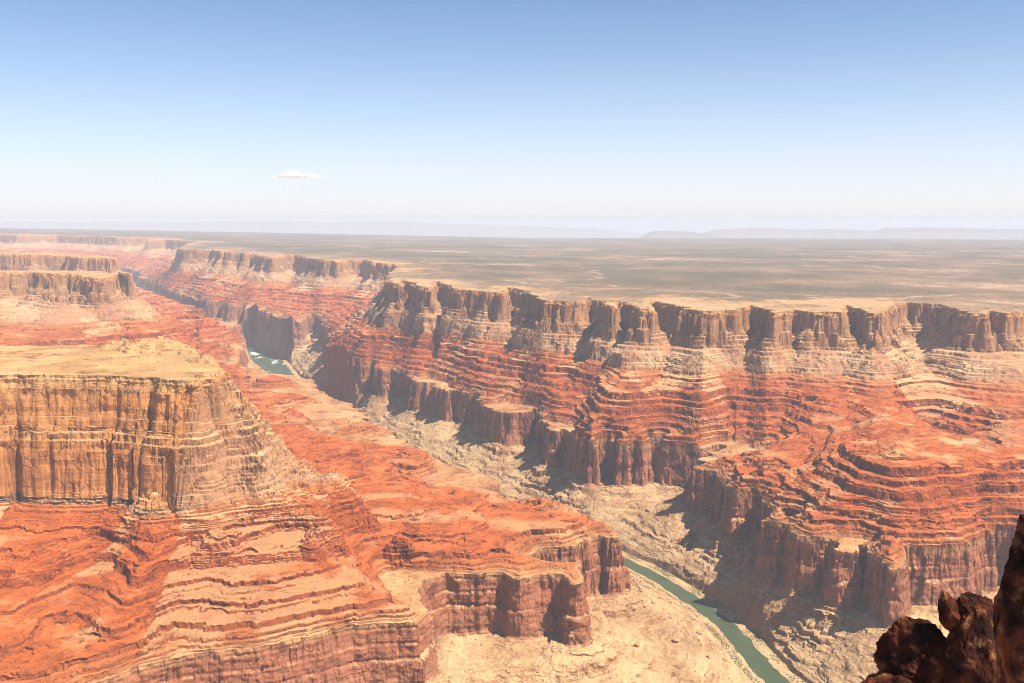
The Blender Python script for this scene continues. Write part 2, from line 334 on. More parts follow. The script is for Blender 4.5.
        z[mm] = np.maximum(z[mm], np.minimum(zr_, -6))
    # thin beds
    mz = -np.interp(-z, MU, MZ).astype(F32)
    kb = np.clip(0.75 + 1.1*octv(X, Y, 230., R, 73) + 0.7*st0 + 0.9*n36 + 0.5*n17, 0.0, 1.0)*np.clip(9000/R, 0.25, 1)*np.where(u < 75, 1, led)
    z = np.where(z < 0, z + (mz-z)*kb, z)
    z = z + (n11*1.0 + n5*0.7)*np.clip(-z/40, 0, 1)
    # outside the lower rim: big red cliff, bench, apron to the river
    e1 = -d1 + fl*1.25
    tr = np.maximum(dr, 0)
    WC = np.clip(30. + 16*n150 + 14*n310, 14, 70)
    c1 = np.clip(e1/WC, 0, 1)
    cn = np.clip(c1 + (n25*0.05 + n60*0.05)*np.clip(c1*(1-c1)*5, 0, 1), 0, 1)
    zc = np.interp(cn, [0, .10, .40, .50, .86, 1.0], [0, -16, -96, -104, -178, -188]).astype(F32) - 640
    e2 = np.maximum(e1-WC, 0)
    ta2 = e2/np.maximum(e2+tr, 1.0)
    drop = -152.0
    q = ta2 + (n310*0.07 + n150*0.06 + st1*0.055 + n80*0.025 + n36*0.02 + n25*0.02)*np.minimum(ta2*(1-ta2)*4, 1)
    q = np.clip(q, 0, 1)
    qt = np.interp(q, [0, .07, .09, .17, .20, .32, .34, .46, .48, .60, .62, .74, .765, .90, 1.0], [0, .01, .06, .09, .26, .36, .44, .48, .58, .64, .72, .78, .87, .95, 1.0]).astype(F32)
    kk = np.clip(0.22 + 1.1*n310 + 0.9*n150 + 0.5*st1, 0.0, 0.85)
    zf = -828.0 + drop*(q + (qt-q)*kk)
    mzf = -np.interp(-zf, MU, MZ).astype(F32)
    zf = zf + (mzf-zf)*np.clip(0.15 + 0.9*n150 + 0.5*n36, 0, 0.6)
    zf = zf + (n80*4 + n36*2.2 + n25*1.8 + n11*1.4 + n5*0.8 + st1*5)*np.clip(tr/90, 0, 1)*np.clip(e2/20, 0, 1)
    zo = np.where(e1 < WC, zc, zf)
    z = np.where((e1 > 0) & (d1 < 14), np.minimum(zo, z), z)
    strat = z.copy()
    warm = near*smooth(-840, -930, X)*(R < 3600)
    strat = strat + (-np.interp(-strat, [0, 14, 34, 135, 200, 980], [0, 16, 138, 160, 200, 980]) - strat)*(1-warm)
    strat = strat + (-np.interp(-strat, [0, 12, 60, 140, 160, 240, 335, 352, 980], [0, 14, 55, 85, 40, 100, 84, 352, 980]) - strat)*warm
    zr = -np.interp(-z, LAYERS, REAL_H); zn_ = -np.interp(-z, LAYERS, REAL_NEAR)
    z = (zr + (zn_-zr)*near + s*np.clip((z+980)/152, 0, 1)).astype(F32)
    bed = RIVER_Z + np.clip(dr + octv(X, Y, 70., R, 81)*10 + octv(X, Y, 22., R, 82)*5, -60, 400)*0.10
    z = np.where(dr < 90, np.minimum(np.maximum(z, RIVER_Z-6), bed + np.maximum(dr-30, 0)*2.2), z)
    # plateau tops
    top = np.clip(d0/60., 0, 1)
    und = octv(X, Y, 900., R, 91)*7 + octv(X, Y, 330., R, 92)*4 + octv(X, Y, 90., R, 93)*1.6
    z = z + np.where(d0 > 0, top*(und*np.clip(d0/400, 0.15, 1) + n25*0.5 + n11*0.35), 0)
    for (cx, cy), rad, hh in MOUNDS:
        dd = np.hypot((X-cx)*0.8, (Y-cy)*1.1)/rad + n60*0.12 + n25*0.1
        zm = np.clip(1.05-dd, 0, 1)*hh*1.2
        z = z + np.where(dd < 1.1, np.minimum(np.interp(zm, MU, MU*0 + MZ), hh), 0)*np.clip(d0/15, 0, 1)
    return z, strat, d0, d1, dr, np.where(e1 > 0, st1, st0) + 0.08*(1-NEARL(X, R))*np.clip(-d0/100, 0, 1)

# fine mesh: rows follow the ground so that cliffs get as many as they need
NC = 520 if QUICK else 1500
NRF = 700 if QUICK else 2100
px_max = 512/FPX
inner = np.arctan(np.linspace(-px_max*1.03, px_max*1.03, NC))
outer = np.linspace(inner[-1], A_MAX*0.985, 70)[1:]
fa = np.concatenate([-outer[::-1], inner, outer]); NCF = len(fa)
# base pass on a regular grid
NB = 900 if QUICK else 2600
bl = np.linspace(math.log(R0*1.01), math.log(R1*0.99), NB)
fi = (fa + A_MAX)/(2*A_MAX)*(NA-1)
sub = np.arange(0, NCF, 3)
BA, BL = np.meshgrid(fa[sub], bl, indexing='ij'); BR = np.exp(BL)
bi = (BA + A_MAX)/(2*A_MAX)*(NA-1); br = (BL-cl[0])/(cl[-1]-cl[0])*(NR-1)
bz = height(BR*np.sin(BA), BR*np.cos(BA), BR, bi, br, False)[0]
dz = np.abs(np.diff(bz, axis=1)); dr_ = np.diff(BR, axis=1); rm = 0.5*(BR[:, 1:]+BR[:, :-1])
M = np.sqrt((dr_*0.42)**2 + (dz*1.25)**2)/rm + dr_/rm*0.02
far = rm > 16000
M = M*np.where(rm > 14000, 0.75, 1.0)*np.where(rm < 2000, 0.5, 1.0)
def blur(a, n, axis):
    k = np.ones(n)/n
    p = np.concatenate([np.repeat(np.take(a, [0], axis), n//2, axis), a, np.repeat(np.take(a, [-1], axis), n-1-n//2, axis)], axis)
    c = np.cumsum(p, axis); z0 = np.zeros_like(np.take(c, [0], axis)); c = np.concatenate([z0, c], axis)
    return (np.take(c, range(n, c.shape[axis]), axis) - np.take(c, range(0, c.shape[axis]-n), axis))/n
M = blur(blur(M, 9, 0), 9, 0); M = blur(M, 5, 1)
C = np.concatenate([np.zeros((M.shape[0], 1)), np.cumsum(M, 1)], 1); C /= C[:, -1:]
tt = np.linspace(0, 1, NRF)
rows_sub = np.stack([np.interp(tt, C[k], bl) for k in range(len(sub))])
FL = np.empty((NCF, NRF))
for j in range(NRF): FL[:, j] = np.interp(np.arange(NCF), sub, rows_sub[:, j])
FA = np.repeat(fa[:, None], NRF, 1); FR = np.exp(FL)
FX = FR*np.sin(FA); FY = FR*np.cos(FA)
fi2 = (FA + A_MAX)/(2*A_MAX)*(NA-1); fr2 = (FL-cl[0])/(cl[-1]-cl[0])*(NR-1)
Z, S, E0, E1, ER, SP = height(FX, FY, FR, fi2, fr2)
ZC = Z - curv(FR)
def roughen():
    """carve beds, blocks and hollows sideways into the steep faces"""
    global FX, FY, ZC
    ga = [np.gradient(a, axis=0) for a in (FX, FY, ZC)]; gr = [np.gradient(a, axis=1) for a in (FX, FY, ZC)]
    nx = ga[1]*gr[2]-ga[2]*gr[1]; ny = ga[2]*gr[0]-ga[0]*gr[2]; nz = ga[0]*gr[1]-ga[1]*gr[0]
    L = np.sqrt(nx*nx+ny*ny+nz*nz)+1e-9; sg = np.sign(nz)
    nx = (nx/L*sg); ny = (ny/L*sg); nz = np.abs(nz/L)
    hl = np.hypot(nx, ny)+1e-6; hx = nx/hl; hy = ny/hl
    k = 2
    for a in (hx, hy):
        a[k:-k, k:-k] = (a[:-2*k, k:-k]+a[2*k:, k:-k]+2*a[k:-k, k:-k]+a[k:-k, 2*k:]+a[k:-k, :-2*k])/6
    st = smooth(0.15, 0.65, hl).astype(F32)
    X = FX.astype(F32); Y = FY.astype(F32); R = FR.astype(F32); S_ = S.astype(F32)
    wx = np.abs(ny).astype(F32); wy = np.abs(nx).astype(F32); ws = wx+wy+1e-4; wx /= ws; wy /= ws
    d = np.zeros(X.shape, F32)
    for lam, lz, amp, seed, rd in ((90, 80, 9, 201, True), (42, 60, 5.5, 203, False), (22, 70, 2.0, 211, True), (17, 15, 3.2, 215, False), (9, 9, 2.2, 205, False), (5.5, 5, 1.3, 207, False)):
        fd = np.clip(lam/(R*0.0022)-1, 0, 1)
        a = perlin(X/lam, S_/lz, seed)*wx + perlin(Y/lam, S_/lz, seed+1)*wy
        if rd: a = 0.5-np.abs(a)*2
        d += a*amp*fd
    hs = np.interp(-S_/7.0, np.arange(400), HN).astype(F32)*3.6 + np.interp(-S_/23.0, np.arange(400), HN[::-1]).astype(F32)*4.0
    hs *= np.clip(9000/R, 0, 1)*(0.6+0.6*perlin(X/140, Y/140, 221))
    lim = np.clip(ER/60, 0, 1)
    d = (d+hs)*st*lim
    FX = FX + hx*d; FY = FY + hy*d
roughen()
print('heights', time.time()-T0, Z.min(), Z.max())

# ------------------------------------------------------------------ materials
def mat(name):
    m = bpy.data.materials.new(name); m.use_nodes = True; n = m.node_tree; n.nodes.clear()
    out = n.nodes.new('ShaderNodeOutputMaterial'); b = n.nodes.new('ShaderNodeBsdfPrincipled'); n.links.new(b.outputs[0], out.inputs[0])
    b.inputs['Roughness'].default_value = 0.95; b.inputs['Specular IOR Level'].default_value = 0.1
    return m, n, b
class G:
    """small node-writing helper"""
    def __init__(s, n): s.n = n
    def node(s, t, **k):
        o = s.n.nodes.new(t)
        for a, v in k.items(): setattr(o, a, v)
        return o
    def link(s, a, b): s.n.links.new(a, b)
    def math(s, op, a, b=None, clamp=False):
        o = s.node('ShaderNodeMath', operation=op, use_clamp=clamp)
        for i, v in enumerate((a, b)):
            if v is None: continue
            if isinstance(v, (int, float)): o.inputs[i].default_value = v
            else: s.link(v, o.inputs[i])
        return o.outputs[0]
    def mapping(s, vec, scale):
        o = s.node('ShaderNodeMapping'); s.link(vec, o.inputs[0]); o.inputs['Scale'].default_value = scale; return o.outputs[0]
    def noise(s, vec, scale, detail=4, rough=0.55, typ=None):
        o = s.node('ShaderNodeTexNoise'); s.link(vec, o.inputs['Vector']); o.inputs['Scale'].default_value = scale
        o.inputs['Detail'].default_value = detail; o.inputs['Roughness'].default_value = rough
        return o.outputs[0]
    def ramp(s, fac, stops, interp='LINEAR'):
        o = s.node('ShaderNodeValToRGB'); s.link(fac, o.inputs[0]); r = o.color_ramp; r.interpolation = interp
        while len(r.elements) < len(stops): r.elements.new(0.5)
        for e, (p, c) in zip(r.elements, sorted(stops, key=lambda q: q[0])):
            e.position = p; e.color = (*c, 1) if not isinstance(c, (int, float)) else (c, c, c, 1)
        return o.outputs[0]
    def mix(s, fac, a, b, blend='MIX'):
        o = s.node('ShaderNodeMix', data_type='RGBA', blend_type=blend)
        for i, v in ((0, fac), (6, a), (7, b)):
            if isinstance(v, (int, float)): o.inputs[i].default_value = v
            elif isinstance(v, tuple): o.inputs[i].default_value = (*v, 1)
            else: s.link(v, o.inputs[i])
        return o.outputs[2]
    def attr(s, name): return s.node('ShaderNodeAttribute', attribute_name=name).outputs['Fac']

def rock_material():
    m, n, b = mat('layered_canyon_rock'); g = G(n)
    geo = g.node('ShaderNodeNewGeometry'); pos = geo.outputs['Position']
    st = g.attr('strat')                                    # metres below the rim, negative
    wob = g.math('MULTIPLY', g.math('SUBTRACT', g.noise(pos, 0.006, 5), 0.5), 26.0)
    st2 = g.math('ADD', st, wob)
    f = g.math('DIVIDE', g.math('ADD', st2, 1000.0), 1000.0)  # 1 at the rim
    def p(z): return 1 + z/1000.0
    cliff = g.ramp(f, [(p(-980), (.36, .215, .12)), (p(-850), (.38, .205, .11)), (p(-826), (.36, .165, .092)), (p(-740), (.34, .132, .078)), (p(-655), (.36, .148, .082)),
        (p(-640), (.46, .25, .13)), (p(-622), (.31, .098, .044)), (p(-520), (.275, .073, .033)), (p(-430), (.255, .066, .030)), (p(-380), (.31, .088, .040)),
        (p(-345), (.42, .15, .060)), (p(-325), (.51, .31, .18)), (p(-235), (.48, .28, .165)), (p(-205), (.37, .185, .10)), (p(-135), (.38, .195, .10)), (p(-105), (.48, .205, .085)), (p(-62), (.53, .235, .095)), (p(-20), (.56, .30, .138)), (p(0), (.54, .33, .165))])
    talus = g.ramp(f, [(p(-980), (.50, .33, .19)), (p(-820), (.51, .32, .18)), (p(-650), (.51, .30, .16)), (p(-622), (.49, .20, .088)), (p(-590), (.48, .138, .054)), (p(-480), (.48, .130, .049)), (p(-400), (.48, .138, .052)),
        (p(-350), (.51, .20, .087)), (p(-320), (.55, .345, .205)), (p(-240), (.54, .34, .20)), (p(-60), (.52, .32, .17)), (p(-10), (.55, .325, .16)), (p(0), (.54, .32, .155))])
    # thin beds
    cb = g.node('ShaderNodeCombineXYZ'); sx = g.node('ShaderNodeSeparateXYZ'); g.link(pos, sx.inputs[0])
    g.link(g.math('MULTIPLY', sx.outputs[0], 0.0016), cb.inputs[0]); g.link(g.math('MULTIPLY', sx.outputs[1], 0.0016), cb.inputs[1]); g.link(g.math('MULTIPLY', st, 0.10), cb.inputs[2])
    beds = g.noise(cb.outputs[0], 1.0, 5, 0.7)
    cb2 = g.node('ShaderNodeCombineXYZ')
    g.link(g.math('MULTIPLY', sx.outputs[0], 0.006), cb2.inputs[0]); g.link(g.math('MULTIPLY', sx.outputs[1], 0.006), cb2.inputs[1]); g.link(g.math('MULTIPLY', st, 0.32), cb2.inputs[2])
    beds2 = g.noise(cb2.outputs[0], 1.0, 3, 0.6)
    bedc = g.ramp(g.math('ADD', g.math('MULTIPLY', beds, 0.6), g.math('MULTIPLY', beds2, 0.4)), [(0.34, .62), (0.47, .92), (0.53, 1.06), (0.66, 1.3)])
    # steepness of the true surface
    sn = g.node('ShaderNodeSeparateXYZ'); g.link(geo.outputs['True Normal'], sn.inputs[0])
    steep = g.math('SUBTRACT', sn.outputs[2], g.math('MULTIPLY', g.math('SUBTRACT', g.noise(pos, 0.02, 4), 0.5), 0.35))
    fl = g.ramp(steep, [(0.62, 0.0), (0.84, 1.0)])
    # desert varnish: tall dark stains on the cliffs
    streak = g.noise(g.mapping(pos, (0.03, 0.03, 0.007)), 1.0, 5, 0.65)
    stc = g.ramp(streak, [(0.36, .66), (0.50, .96), (0.66, 1.15)])
    vo = g.node('ShaderNodeTexVoronoi', feature='DISTANCE_TO_EDGE'); vo.inputs['Scale'].default_value = 1.0
    wv = g.node('ShaderNodeVectorMath', operation='ADD'); nv = g.node('ShaderNodeTexNoise'); g.link(pos, nv.inputs['Vector']); nv.inputs['Scale'].default_value = 0.02
    sc_ = g.node('ShaderNodeVectorMath', operation='SCALE'); g.link(nv.outputs['Color'], sc_.inputs[0]); sc_.inputs['Scale'].default_value = 40.0
    g.link(pos, wv.inputs[0]); g.link(sc_.outputs[0], wv.inputs[1]); g.link(g.mapping(wv.outputs[0], (0.030, 0.030, 0.013)), vo.inputs['Vector'])
    crack = g.ramp(vo.outputs['Distance'], [(0.0, 0.0), (0.045, 1.0)])
    gate = g.ramp(g.noise(pos, 0.012, 3), [(0.45, 1.0), (0.56, 0.0)])
    crackc = g.math('MAXIMUM', crack, gate)
    lines = g.ramp(beds2, [(0.40, 1.0), (0.43, 0.0), (0.455, 0.0), (0.48, 1.0)])  # thin dark lines along the beds: undercut shadow painted into the colour
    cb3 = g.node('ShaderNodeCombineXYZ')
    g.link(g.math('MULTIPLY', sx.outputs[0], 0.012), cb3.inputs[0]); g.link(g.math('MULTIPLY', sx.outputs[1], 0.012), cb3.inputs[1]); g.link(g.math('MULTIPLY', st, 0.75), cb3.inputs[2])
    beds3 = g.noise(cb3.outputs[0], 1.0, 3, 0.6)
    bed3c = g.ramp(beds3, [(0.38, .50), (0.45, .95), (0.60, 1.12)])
    undercut_shade = g.math('MAXIMUM', lines, g.ramp(g.noise(pos, 0.008, 4), [(0.44, 0.0), (0.56, 1.0)]))
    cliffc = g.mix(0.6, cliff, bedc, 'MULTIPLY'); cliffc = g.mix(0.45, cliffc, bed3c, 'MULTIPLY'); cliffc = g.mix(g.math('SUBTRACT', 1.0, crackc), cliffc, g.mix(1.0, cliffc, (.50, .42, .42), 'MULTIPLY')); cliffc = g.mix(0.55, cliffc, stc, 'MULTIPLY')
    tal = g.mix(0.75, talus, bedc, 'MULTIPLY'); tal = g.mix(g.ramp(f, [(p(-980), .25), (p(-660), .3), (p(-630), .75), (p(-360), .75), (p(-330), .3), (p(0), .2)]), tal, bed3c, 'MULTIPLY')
    tal = g.mix(g.math('SUBTRACT', 1.0, undercut_shade), tal, g.mix(1.0, tal, (.62, .48, .44), 'MULTIPLY'))
    patch = g.ramp(g.noise(pos, 0.011, 6, 0.65), [(0.34, .80), (0.5, 1.0), (0.68, 1.18)])
    tal = g.mix(0.8, tal, patch, 'MULTIPLY')
    speck = g.ramp(g.noise(pos, 0.16, 3, 0.7), [(0.36, .62), (0.46, 1.0), (0.6, 1.08)])
    tal = g.mix(0.6, tal, speck, 'MULTIPLY')
    # sun-bleached debris spills
    spn = g.math('ADD', g.math('MULTIPLY', g.attr('spill'), 0.55), g.math('MULTIPLY', g.math('SUBTRACT', g.noise(pos, 0.0055, 5, 0.6), 0.5), 1.6))
    sp = g.ramp(g.math('ADD', spn, 0.5), [(0.56, 0.0), (0.74, 1.0)])
    tal = g.mix(g.math('MULTIPLY', g.ramp(g.math('ADD', spn, 0.5), [(0.30, 1.0), (0.48, 0.0)]), 0.35), tal, g.mix(1.0, tal, (.72, .62, .58), 'MULTIPLY'))
    pale = g.ramp(f, [(p(-900), 0.4), (p(-660), 0.65), (p(-600), 0.42), (p(-460), 0.40), (p(-352), 0.85), (p(-250), 0.4), (p(-100), 0.0)])
    tal = g.mix(g.math('MULTIPLY', sp, pale), tal, (.58, .40, .22))
    col = g.mix(fl, cliffc, tal)
    rust = g.math('MULTIPLY', g.ramp(g.noise(pos, 0.0045, 6, 0.65), [(0.47, 0.0), (0.56, 1.0)]), g.ramp(f, [(p(-352), 0.0), (p(-330), 0.6), (p(-230), 0.6), (p(-200), 0.0)]))
    col = g.mix(rust, col, (.40, .185, .10))
    hs = g.node('ShaderNodeHueSaturation'); hs.inputs['Saturation'].default_value = 1.05; hs.inputs['Value'].default_value = 0.84
    g.link(col, hs.inputs['Color']); col = hs.outputs[0]
    g.link(col, b.inputs['Base Color'])
    hgt = g.math('ADD', g.math('MULTIPLY', beds2, 2.2), g.math('MULTIPLY', g.noise(g.mapping(pos, (0.09, 0.09, 0.055)), 1.0, 6, 0.68), 5.0))
    hgt = g.math('ADD', hgt, g.math('MULTIPLY', g.noise(pos, 0.25, 4, 0.6), 1.6)); hgt = g.math('ADD', hgt, g.math('MULTIPLY', crackc, 1.5))
    bp = g.node('ShaderNodeBump'); bp.inputs['Distance'].default_value = 1.0; bp.inputs['Strength'].default_value = 0.9
    g.link(hgt, bp.inputs['Height']); g.link(bp.outputs[0], b.inputs['Normal'])
    return m
def plateau_material():
    m, n, b = mat('dry_plateau_grassland'); g = G(n)
    geo = g.node('ShaderNodeNewGeometry'); pos = geo.outputs['Position']
    a = g.noise(pos, 0.00042, 7, 0.62); c = g.noise(g.mapping(pos, (1, .6, 1)), 0.0016, 6, 0.6)
    fine = g.noise(pos, 0.009, 6, 0.7)
    v = g.math('ADD', g.math('ADD', g.math('MULTIPLY', a, 0.50), g.math('MULTIPLY', c, 0.32)), g.math('MULTIPLY', fine, 0.18))
    base = g.ramp(v, [(0.42, (.100, .082, .048)), (0.48, (.132, .100, .062)), (0.515, (.175, .118, .075)), (0.545, (.225, .140, .090)), (0.575, (.30, .19, .12)), (0.63, (.47, .33, .22))])
    e = g.attr('edge')                                     # metres back from the cliff
    edge = g.math('ADD', g.math('DIVIDE', e, 1000.0), g.math('MULTIPLY', g.math('SUBTRACT', v, 0.5), 7.0))
    base = g.mix(g.ramp(edge, [(0.0, 0.0), (0.35, 1.0)]), (.44, .255, .13), base)
    dots = g.ramp(g.noise(pos, 0.035, 4, 0.75), [(0.42, .45), (0.50, 1.0)])
    base = g.mix(0.75, base, dots, 'MULTIPLY')
    # faint pale drainage lines and tracks
    vo = g.node('ShaderNodeTexVoronoi', feature='DISTANCE_TO_EDGE'); wn = g.node('ShaderNodeTexNoise'); g.link(pos, wn.inputs['Vector']); wn.inputs['Scale'].default_value = 0.0006; wn.inputs['Detail'].default_value = 6
    sc_ = g.node('ShaderNodeVectorMath', operation='SCALE'); g.link(wn.outputs['Color'], sc_.inputs[0]); sc_.inputs['Scale'].default_value = 2600.0
    wv = g.node('ShaderNodeVectorMath', operation='ADD'); g.link(pos, wv.inputs[0]); g.link(sc_.outputs[0], wv.inputs[1]); g.link(wv.outputs[0], vo.inputs['Vector']); vo.inputs['Scale'].default_value = 0.00035
    base = g.mix(g.ramp(vo.outputs['Distance'], [(0.0, 0.75), (0.016, 0.0)]), base, (.36, .25, .165))
    g.link(base, b.inputs['Base Color'])
    return m
ROCK = rock_material(); PLAT = plateau_material()

# ------------------------------------------------------------------ terrain objects
def link_mesh(name, co, quads, material, attrs=()):
    me = bpy.data.meshes.new(name)
    me.vertices.add(len(co)); me.vertices.foreach_set('co', co.astype(F32).ravel())
    nq = len(quads); me.loops.add(nq*4); me.loops.foreach_set('vertex_index', quads.astype(np.int32).ravel())
    me.polygons.add(nq); me.polygons.foreach_set('loop_start', (np.arange(nq)*4).astype(np.int32))
    me.update(calc_edges=True)
    me.polygons.foreach_set('use_smooth', np.zeros(nq, bool))
    for nm, v in attrs:
        at_ = me.attributes.new(nm, 'FLOAT', 'POINT'); at_.data.foreach_set('value', v.astype(F32))
    me.materials.append(material)
    o = bpy.data.objects.new(name, me); COL.objects.link(o); return o
def meta(o, label=None, category=None, group=None, kind=None):
    for k, v in (('label', label), ('category', category), ('group', group), ('kind', kind)):
        if v: o[k] = v
    return o
P3 = np.stack([FX, FY, ZC], -1).reshape(-1, 3)
idx = np.arange(NCF*NRF).reshape(NCF, NRF)
q = np.stack([idx[:-1, :-1], idx[1:, :-1], idx[1:, 1:], idx[:-1, 1:]], -1).reshape(-1, 4)
def cell(a): return 0.25*(a[:-1, :-1]+a[1:, :-1]+a[1:, 1:]+a[:-1, 1:]).reshape(-1)
cE0, cE1, cX, cY, cR = cell(E0), cell(E1), cell(FX), cell(FY), cell(FR)
# which side of the river
rp = river_pts[::-1]
side_poly = np.vstack([river_pts, pol(-1200, 26000), (-60000, 20000), (-60000, -2000), (river_pts[0][0], -2000)])
SW = sample((poly_sdf(CX, CY, [side_poly]) > 0).astype(F32), fi2, fr2)
west = cell(SW) > 0.5
cls = np.where(cE0 > 12, 0, np.where(cE1 > -40, 1, 2))
cls = np.where(west & (cE1 > -40) & (cR < 4900), 3, cls)
cls = np.where(west & (cE1 > -40) & (cR >= 4900) & ~((cE0 > 12) & (cR > 19000)), 4, cls)
info = {0: ('plateau', 'flat olive and tan desert plateau above the far canyon rim'),
        1: ('canyon_wall', 'banded red canyon wall under the flat plateau across the river'),
        2: ('canyon_floor', 'pale tan debris slopes beside the green river'),
        3: ('near_mesa', 'bright orange layered mesa with flat yellow top in the left foreground'),
        4: ('distant_mesas', 'pale stepped mesas behind the near mesa at the far left')}
for k, (nm, lab) in info.items():
    qq = q[cls == k]
    u, inv = np.unique(qq, return_inverse=True)
    o = link_mesh(nm, P3[u], inv.reshape(-1, 4), PLAT if k == 0 else ROCK, [('strat', S.reshape(-1)[u]), ('edge', E0.reshape(-1)[u]), ('spill', SP.reshape(-1)[u])])
    meta(o, lab, nm.replace('_', ' '), kind='structure')
del P3, q
print('terrain', time.time()-T0)

# ------------------------------------------------------------------ river
def river():
    P = []; Wd = []
    t = np.linspace(0, len(river_pts)-1, 600)
    x = np.interp(t, np.arange(len(river_pts)), river_pts[:, 0]); y = np.interp(t, np.arange(len(river_pts)), river_pts[:, 1]); hw = np.interp(t, np.arange(len(river_pts)), river_hw) + 60
    k = np.ones(9)/9; xs = np.convolve(np.pad(x, 4, 'edge'), k, 'valid'); ys = np.convolve(np.pad(y, 4, 'edge'), k, 'valid')
    tx = np.gradient(xs); ty = np.gradient(ys); L = np.hypot(tx, ty); nx, ny = -ty/L, tx/L
    m = 13; off = np.linspace(-1, 1, m)
    X = xs[:, None] + nx[:, None]*hw[:, None]*off; Y = ys[:, None] + ny[:, None]*hw[:, None]*off
    co = np.stack([X, Y, RIVER_Z - 1.0 - curv(np.hypot(X, Y))], -1).reshape(-1, 3)
    idx = np.arange(600*m).reshape(600, m)
    q = np.stack([idx[:-1, :-1], idx[:-1, 1:], idx[1:, 1:], idx[1:, :-1]], -1).reshape(-1, 4)
    mt, n, b = mat('green_river_water'); g = G(n)
    pos = g.node('ShaderNodeNewGeometry').outputs['Position']
    c = g.ramp(g.noise(pos, 0.02, 4), [(0.3, (.046, .066, .034)), (0.7, (.064, .086, .045))])
    # rapids in the far reach
    sx = g.node('ShaderNodeSeparateXYZ'); g.link(pos, sx.inputs[0])
    rz = g.math('MULTIPLY', g.ramp(g.math('DIVIDE', sx.outputs[1], 12000.0), [(0.70, 0.0), (0.76, 1.0)]), g.ramp(g.noise(g.mapping(pos, (1, .35, 1)), 0.008, 6, 0.7), [(0.55, 0.0), (0.62, 1.0)]))
    c = g.mix(rz, c, (.75, .75, .68))
    g.link(c, b.inputs['Base Color']); b.inputs['Roughness'].default_value = 0.35; b.inputs['Specular IOR Level'].default_value = 0.3
    bp = g.node('ShaderNodeBump'); bp.inputs['Distance'].default_value = 0.4; bp.inputs['Strength'].default_value = 0.3
    g.link(g.noise(pos, 0.08, 4), bp.inputs['Height']); g.link(bp.outputs[0], b.inputs['Normal'])
    o = link_mesh('river', co, q, mt); meta(o, 'green river winding along the bottom of the canyon', 'river', kind='structure')
river()

# ------------------------------------------------------------------ haze
def haze():
    bm = bmesh.new(); bmesh.ops.create_cube(bm, size=1)
    z0, z1 = -1230.0, 700.0
    for v in bm.verts: v.co = (v.co.x*160000, v.co.y*160000, z0 if v.co.z < 0 else z1)
    me = bpy.data.meshes.new('haze'); bm.to_mesh(me); bm.free()
    m = bpy.data.materials.new('thin_warm_haze'); m.use_nodes = True; n = m.node_tree; n.nodes.clear()
    out = n.nodes.new('ShaderNodeOutputMaterial'); v = n.nodes.new('ShaderNodeVolumePrincipled')
    v.inputs['Color'].default_value = (.80, .85, 1.0, 1); v.inputs['Density'].default_value = HAZE_DENSITY; v.inputs['Anisotropy'].default_value = 0.0
    n.links.new(v.outputs[0], out.inputs['Volume']); me.materials.append(m)
    o = bpy.data.objects.new('haze', me); COL.objects.link(o); meta(o, 'pale haze filling the canyon air towards the horizon', 'haze', kind='stuff')
haze()

# ------------------------------------------------------------------ far-off ranges on the horizon
def range_mesh(name, prof, D, depth, label, colour):
    """flat-topped ridge: prof = (picture x, picture y of the crest) pairs; stands D metres away, depth metres deep"""
    bm = bmesh.new(); rnd = random.Random(len(prof)); xs = np.linspace(prof[0][0], prof[-1][0], 160)
    ys = np.interp(xs, [p[0] for p in prof], [p[1] for p in prof])
    rows = []
    for x, y in zip(xs, ys):
        a = math.atan((x-512)/FPX); zt = CAM_H - (y-EYE_Y)/FPX*D + rnd.uniform(-3, 3); zb = -700.0
        row = []
        for dd, zz in ((-depth*0.5, zb), (-depth*0.12, zt-(zt-zb)*0.25), (-depth*0.08, zt), (depth*0.3, zt+3), (depth*0.5, zb)):
            r = D + dd + rnd.uniform(-1, 1)*depth*0.008; row.append(bm.verts.new((r*math.sin(a), r*math.cos(a), zz)))
        rows.append(row)
    for p_, q_ in zip(rows, rows[1:]):
        for i in range(4): bm.faces.new((p_[i], q_[i], q_[i+1], p_[i+1]))
    bm.faces.new(rows[0]); bm.faces.new(rows[-1][::-1])
    bmesh.ops.recalc_face_normals(bm, faces=bm.faces)
    me = bpy.data.meshes.new(name); bm.to_mesh(me); bm.free()
    m, n, b = mat('far_hill_rock'); b.inputs['Base Color'].default_value = (*colour, 1); me.materials.append(m)
    o = bpy.data.objects.new(name, me); COL.objects.link(o); meta(o, label, 'hills', kind='structure')
range_mesh('hills', [(640,236),(648,232.5),(654,230.6),(668,230.9),(690,231.6),(706,234),(712,235),(722,237)], 52000, 4000, 'small flat-topped blue mesa on the horizon right of centre', (.25, .17, .13))
range_mesh('hills', [(690,235),(715,229.5),(760,227.5),(800,229.5),(835,228.5),(870,230.5),(885,227.5),(930,227.2),(975,228.2),(1024,228.8),(1120,228),(1250,231)], 60000, 5000, 'long low blue tableland along the right horizon', (.25, .17, .13))
range_mesh('hills', [(-200,221),(-40,221.5),(60,222),(180,222.5),(260,221),(330,222),(405,221),(440,223.5),(520,226),(600,229),(640,233)], 74000, 5000, 'very faint long plateau edge on the left horizon', (.25, .17, .13))

